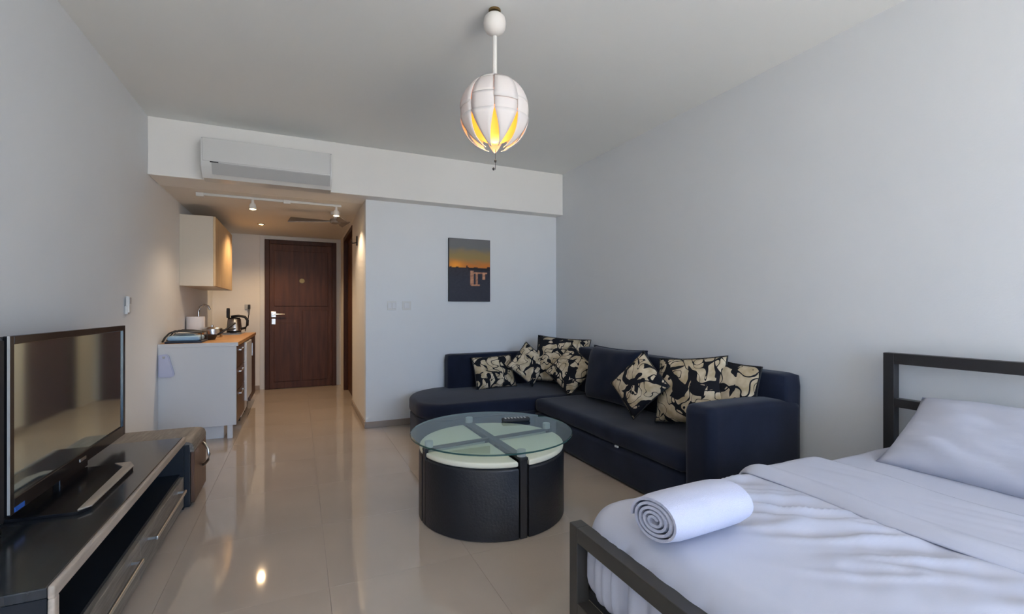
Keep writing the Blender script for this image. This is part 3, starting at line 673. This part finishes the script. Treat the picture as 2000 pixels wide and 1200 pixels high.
# cushions
def cushion(name, w, h, t, m, loc, yaw, lean, roll, label, cat='cushion', group=None, seed=0, plump=2.2):
    n = 18; bm = new(); top = {}; bot = {}
    for i in range(n+1):
        for j in range(n+1):
            u, v = i/n*2-1, j/n*2-1
            pin = 1-.06*(1-abs(u)**2)*abs(v)**4; pin2 = 1-.06*(1-abs(v)**2)*abs(u)**4
            x, z = u*w/2*pin2, v*h/2*pin
            y = t/2*((1-abs(u)**plump)*(1-abs(v)**plump))**.55
            y *= 1+.12*noise.noise(Vector((x*7+seed, z*7, seed)))
            top[i, j] = bm.verts.new((x, -y, z))
            bot[i, j] = top[i, j] if i in (0, n) or j in (0, n) else bm.verts.new((x, y, z))
    for i in range(n):
        for j in range(n):
            bm.faces.new((top[i, j], top[i+1, j], top[i+1, j+1], top[i, j+1]))
            bm.faces.new((bot[i, j], bot[i, j+1], bot[i+1, j+1], bot[i+1, j]))
    root = obj(name, bm, m, None, True)
    tag(root, label, cat, group)
    root.matrix_world = Matrix.Translation(loc) @ Matrix.Rotation(R(yaw), 4, 'Z') @ Matrix.Rotation(R(lean), 4, 'X') @ Matrix.Rotation(R(roll), 4, 'Y')
    # piping round the seam
    ring = []
    for k in range(4*n):
        if k < n: u, v = -1+2*k/n, -1
        elif k < 2*n: u, v = 1, -1+2*(k-n)/n
        elif k < 3*n: u, v = 1-2*(k-2*n)/n, 1
        else: u, v = -1, 1-2*(k-3*n)/n
        pin = 1-.06*(1-abs(u)**2)*abs(v)**4; pin2 = 1-.06*(1-abs(v)**2)*abs(u)**4
        ring.append((u*w/2*pin2, 0, v*h/2*pin))
    bm = tube(new(), ring+[ring[0]], .005, 6)
    p = obj('piping', bm, 'darkmatt' if group else m, None, True); p.parent = root
    return root
G = 'scribble print cushions on the sofa'
pm_ = [pattern_mat('scribble_print_%d' % k, k+1.3, s) for k, s in enumerate((9, 7.5, 7, 7.5, 7, 5.5, 7.5))]
cushion('print_cushion', .43, .33, .13, pm_[0], (1.76, 4.23, .497), 0, -22, -2, 'cream and black print cushion lying back at the chaise end of the sofa', group=G, seed=1)
cushion('print_cushion', .32, .32, .12, pm_[1], (2.075, 4.085, .575), -10, -18, 42, 'small diamond-turned print cushion second from the chaise end', group=G, seed=2)
cushion('print_cushion', .54, .46, .16, pm_[2], (2.35, 3.93, .615), -44, -16, 4, 'large print cushion standing upright in the sofa corner', group=G, seed=3)
cushion('print_cushion', .36, .36, .13, pm_[3], (2.29, 3.66, .555), -55, -24, 38, 'diamond-turned print cushion leaning in front of the corner cushion', group=G, seed=4)
cushion('back_cushion', .66, .46, .20, M['navy'], (2.345, 3.07, .575), -88, -10, 0, 'plain navy back cushion in the middle of the sofa', seed=5, plump=6)
cushion('print_cushion', .345, .345, .13, pm_[4], (2.145, 2.545, .595), -78, -20, 40, 'diamond-turned print cushion leaning on the plain navy cushion', group=G, seed=6)
cushion('print_cushion', .52, .44, .17, pm_[5], (2.30, 2.235, .59), -84, -14, -7, 'large print cushion standing near the sofa armrest', group=G, seed=7)
cushion('print_cushion', .35, .36, .13, pm_[6], (2.375, 1.975, .62), -90, -8, 3, 'print cushion against the sofa back right behind the armrest', group=G, seed=8)

# ------------------------------------------------------------------ round glass coffee table with four quarter stools
CXT, CYT, DR, GR, GZ = .993, 2.42, .405, .452, .44
tab = thing('coffee_table', 'round glass coffee table on a black cross frame in front of the sofa', 'table', (CXT, CYT, 0))
bm = lathe(new(), [(0, 0), (GR-.003, 0), (GR, .003), (GR, .009), (GR-.003, .012), (0, .012)], (CXT, CYT, GZ-.012), 96)
obj('glass_top', bm, 'glass', tab, True, 40)
obj('glass_edge', lathe(new(), [(GR+.0003, .002), (GR+.0012, .003), (GR+.0012, .009), (GR+.0003, .010), (GR+.0003, .002)], (CXT, CYT, GZ-.012), 96), 'glassedge', tab, True, 40)
A1 = R(6); A2 = R(90.5)
for a in (A1, A2):
    d = Vector((cos(a), sin(a), 0)); n = Vector((-sin(a), cos(a), 0))
    hw = .011 if a == A1 else .022
    bm = new(); bx(bm, -DR-.003, DR+.003, -hw, hw, .381, .396, bev=.003)
    bmesh.ops.transform(bm, verts=bm.verts[:], matrix=Matrix.Translation((CXT, CYT, 0)) @ Matrix.Rotation(a, 4, 'Z'))
    obj('cross_bar', bm, 'blackmetal', tab)
    for s in (1, -1):
        bm = new(); bx(bm, s*DR-.022 if s > 0 else s*DR+.002, s*DR-.002 if s > 0 else s*DR+.022, -.019, .019, 0, .396, bev=.003)
        bmesh.ops.transform(bm, verts=bm.verts[:], matrix=Matrix.Translation((CXT, CYT, 0)) @ Matrix.Rotation(a, 4, 'Z'))
        obj('leg', bm, 'blackmetal', tab)
        bm = cyl(new(), (CXT+s*d.x*(DR-.03), CYT+s*d.y*(DR-.03), .396), (CXT+s*d.x*(DR-.03), CYT+s*d.y*(DR-.03), GZ-.0125), .022, n=20)
        obj('glass_support', bm, 'ac2', tab, True, 40)
def quarter(a0, a1, r, off, n=18):
    mid = (a0+a1)/2; dl_ = off/r; g = off/sin((a1-a0)/2)
    pts = [(CXT+g*cos(mid), CYT+g*sin(mid))]
    return pts+[(CXT+r*cos(a0+dl_+(a1-a0-2*dl_)*k/n), CYT+r*sin(a0+dl_+(a1-a0-2*dl_)*k/n)) for k in range(n+1)]
angs = [(A1, A2), (A2, A1+pi), (A1+pi, A2+pi), (A2+pi, A1+2*pi)]
labs = ['black quarter-round stool under the glass table on its sofa side below the remote',
        'black quarter-round stool under the glass table beside the chaise end',
        'black quarter-round stool tucked under the glass table with its widest side to the camera',
        'black quarter-round stool under the glass table on the side towards the bed']
for k, (a0, a1) in enumerate(angs):
    mid = (a0+a1)/2
    st = thing('quarter_stool', labs[k], 'stool', (CXT+.2*cos(mid), CYT+.2*sin(mid), 0), 'stools under the coffee table')
    p = quarter(a0, a1, DR, .028)
    bm = new(); prism(bm, p, .004, .350, bev=.014, seg=3, top_only=True); obj('leather_body', bm, 'leather', st, True, 40)
    bm = new(); prism(bm, quarter(a0, a1, DR-.004, .030), .3505, .380, bev=.010, seg=3); obj('cream_pad', bm, 'cream', st, True, 40)
rc = thing('tv_remote', 'black remote control lying on the glass coffee table', 'remote control', (1.17, 2.53, GZ))
bm = box(-.085, .085, -.023, .023, 0, .020, bev=.006, seg=3); m4 = Matrix.Translation((1.195, 2.53, GZ+.0008)) @ Matrix.Rotation(R(-12), 4, 'Z')
bmesh.ops.transform(bm, verts=bm.verts[:], matrix=m4); obj('case', bm, 'darkmatt', rc, True, 40)
bm = new()
for i in range(7):
    for j in range(3): bx(bm, -.07+i*.02, -.06+i*.02, -.015+j*.011, -.008+j*.011, .0195, .022)
bmesh.ops.transform(bm, verts=bm.verts[:], matrix=m4); b_ = obj('buttons', bm, 'ac2', rc); b_['kind'] = 'stuff'

# ------------------------------------------------------------------ bed
BX0, BX1, BY0, BY1 = .785, 2.585, -.24, 1.262
TB = .045
bed = thing('metal_bed', 'black metal bed frame with open headboard rails against the right wall', 'bed', (1.7, .5, 0))
def bar(x0, x1, y0, y1, z0, z1): return box(x0, x1, y0, y1, z0, z1, bev=.0025)
for y in (BY0, BY1-TB):
    obj('headboard_post', bar(BX1-TB, BX1, y, y+TB, 0, .912), 'blackmetal', bed)
    obj('footboard_post', bar(BX0, BX0+TB, y, y+TB, 0, .440), 'olive', bed)
obj('headboard_rail', bar(BX1-TB, BX1, BY0+TB, BY1-TB, .862, .912), 'blackmetal', bed)
obj('headboard_rail', bar(BX1-TB, BX1, BY0+TB, BY1-TB, .660, .700), 'blackmetal', bed)
obj('footboard_rail', bar(BX0, BX0+TB, BY0+TB, BY1-TB, .393, .440), 'olive', bed)
obj('footboard_rail', bar(BX0, BX0+TB, BY0+TB, BY1-TB, .165, .205), 'olive', bed)
for y in (BY0, BY1-.03): obj('side_rail', bar(BX0+TB, BX1-TB, y, y+.03, .20, .25), 'blackmetal', bed)
obj('slat_base', box(BX0+TB, BX1-TB, BY0+.03, BY1-.03, .205, .232), 'blackmetal', bed)
MX0, MX1, MY0, MY1, MZ = .845, 2.535, -.225, 1.235, .495
def md(c, n):
    d = Vector((0, 0, 0))
    d += n*.004*noise.noise(c*5)
    if c.x < MX0+.12 and n.x < -.4:
        k = abs(noise.noise(Vector((c.y*16, c.z*1.2, 5))))-.2
        d += Vector((.026*sstep(.3, .8, -n.x), 0, 0))
    return d
mt = thing('mattress', 'mattress in a white fitted sheet on the black bed frame', 'mattress', (1.7, .5, .235))
obj('cover', rgrid(MX0, MX1, MY0, MY1, .236, MZ, 80, 120, 20, .075, md), 'sheet', mt, True)
def wr(x, y):
    """wrinkles of the top sheet, strongest diagonal pulls near the turned-back band"""
    w = 0
    k = sstep(.95, 1.35, x)*(1-sstep(1.44, 1.53, x))
    a = x*.55+y*1.0
    q = noise.noise(Vector((x*3.2, a*13, 2.2))); w += .012*k*(.8-abs(q)*2.6)
    q = noise.noise(Vector((x*6, (y*.9-x*.5)*20, 6.1))); w += .005*k*q
    w += .004*noise.noise(Vector((x*4, y*4, 1)))+.0015*noise.noise(Vector((x*14, y*9, 1)))
    return w
def sd(c, n):
    d = n*.006
    if n.z > .3: d += Vector((0, 0, wr(c.x, c.y)))
    if n.x < -.02:
        k = 1-2.4*abs(noise.noise(Vector((c.y*13+noise.noise(Vector((c.y*4, 2, 2)))*.6, c.z*.7, 5))))
        d += Vector((-.030*k*sstep(.48, .34, c.z)*min(1, -n.x*1.2), 0, 0))
    if n.y > .5: d += Vector((0, .008*noise.noise(Vector((c.x*12, c.z*2, 3))), 0))
    return d
ts_ = thing('top_sheet', 'wrinkled white top sheet spread over the mattress with its head end turned back', 'bed sheet', (1.2, .5, .3))
s1 = obj('sheet', rgrid(MX0-.006, 1.60, MY0-.006, MY1+.006, .212, MZ+.006, 120, 150, 16, .078, sd, drop=('z0', 'x1'), openx1=True), 'sheet', ts_, True)
md_ = s1.modifiers.new('thick', 'SOLIDIFY'); md_.thickness = .004; md_.offset = 1
def bd(c, n):
    d = n*(.011+.010*(1-sstep(1.52, 1.60, c.x)))
    if n.z > .3:
        w = .0035*noise.noise(Vector((c.x*22+c.y*6, c.y*3, 8)))+.003*noise.noise(Vector((c.x*5, c.y*5, 4)))
        e = sstep(1.53+.012*sin(c.y*5), 1.56, c.x)
        d += Vector((0, 0, w+.012*sin(pi*min(1, max(0, (c.x-1.5)/.12)))+.002))
    return d
bm = rgrid(1.505, 1.905, MY0-.008, MY1+.008, .30, MZ+.010, 60, 130, 12, .079, bd, drop=('z0', 'x1', 'x0'), openx1=True)
for v in bm.verts:
    v.co.x += .035*noise.noise(Vector((0, v.co.y*2.2, 7)))
    if v.co.x < 1.525: v.co.z += .002
# close the rolled front edge down onto the sheet
s2 = obj('turned_back_band', bm, 'sheet', ts_, True)
md2 = s2.modifiers.new('thick', 'SOLIDIFY'); md2.thickness = .007; md2.offset = 1
def pillow(loc, w, h, t, yaw, lean):
    n = 30; bm = new(); top = {}; bot = {}
    for i in range(n+1):
        for j in range(n+1):
            u, v = i/n*2-1, j/n*2-1
            x = u*w/2*(1-.05*(1-v*v)*abs(u)**6); z = v*h/2*(1-.05*(1-u*u)*abs(v)**6)
            y = t/2*((1-abs(u)**2.6)*(1-abs(v)**2.6))**.5
            fold = .010*noise.noise(Vector((u*3+v*5, v*1.5-u*2, 2)))*(1-max(abs(u), abs(v))**4)
            top[i, j] = bm.verts.new((x, -y-fold*1.4, z)); bot[i, j] = top[i, j] if i in (0, n) or j in (0, n) else bm.verts.new((x, y, z))
    for i in range(n):
        for j in range(n):
            bm.faces.new((top[i, j], top[i+1, j], top[i+1, j+1], top[i, j+1])); bm.faces.new((bot[i, j], bot[i, j+1], bot[i+1, j+1], bot[i+1, j]))
    o = obj('bed_pillow', bm, 'sheet', None, True)
    o.matrix_world = Matrix.Translation(loc) @ Matrix.Rotation(R(yaw), 4, 'Z') @ Matrix.Rotation(R(lean), 4, 'X')
    return o
tag(pillow((2.330, .715, .612), .76, .43, .165, -90, -57), 'white pillow leaning against the headboard of the bed', 'pillow')
# rolled towel
tw = thing('rolled_towel', 'white rolled towel lying at the foot end of the bed', 'towel', (1.0, .98, MZ))
def spiral(r0, r1, turns, n):
    out = []
    for k in range(n+1):
        t = k/n; a = t*turns*2*pi; r = r0+(r1-r0)*t
        out.append((r*cos(a)*1.28, r*sin(a)*.86))
    return out
bm = new(); sp1 = spiral(.076, .012, 4.5, 150); L0, L1 = -.14, .145
th = .0085
rows = []
for (y, z) in sp1:
    rr_ = sqrt(y*y+z*z); ny, nz2 = y/rr_, z/rr_
    rows.append(((y, z), (y-ny*th, z-nz2*th)))
N8 = 8
grid = []
for (a, b) in rows:
    g = []
    for s in range(N8+1):
        x = L0+(L1-L0)*s/N8; f = 1-.10*abs(2*s/N8-1)**6
        g.append((bm.verts.new((x, a[0]*f, a[1]*f)), bm.verts.new((x, b[0]*f, b[1]*f))))
    grid.append(g)
for k in range(len(grid)-1):
    for s in range(N8):
        bm.faces.new((grid[k][s][0], grid[k][s+1][0], grid[k+1][s+1][0], grid[k+1][s][0]))
        bm.faces.new((grid[k][s][1], grid[k+1][s][1], grid[k+1][s+1][1], grid[k][s+1][1]))
    for s in (0, N8): bm.faces.new((grid[k][s][0], grid[k+1][s][0], grid[k+1][s][1], grid[k][s][1]))
for k in (0, -1):
    for s in range(N8): bm.faces.new((grid[k][s][0], grid[k][s+1][0], grid[k][s+1][1], grid[k][s][1]))
bmesh.ops.recalc_face_normals(bm, faces=bm.faces[:])
bmesh.ops.transform(bm, verts=bm.verts[:], matrix=Matrix.Translation((.972, .935, MZ+.078)) @ Matrix.Rotation(R(2), 4, 'Z') @ Matrix.Rotation(R(-10), 4, 'X'))
obj('roll', bm, 'towel', tw, True, 50)
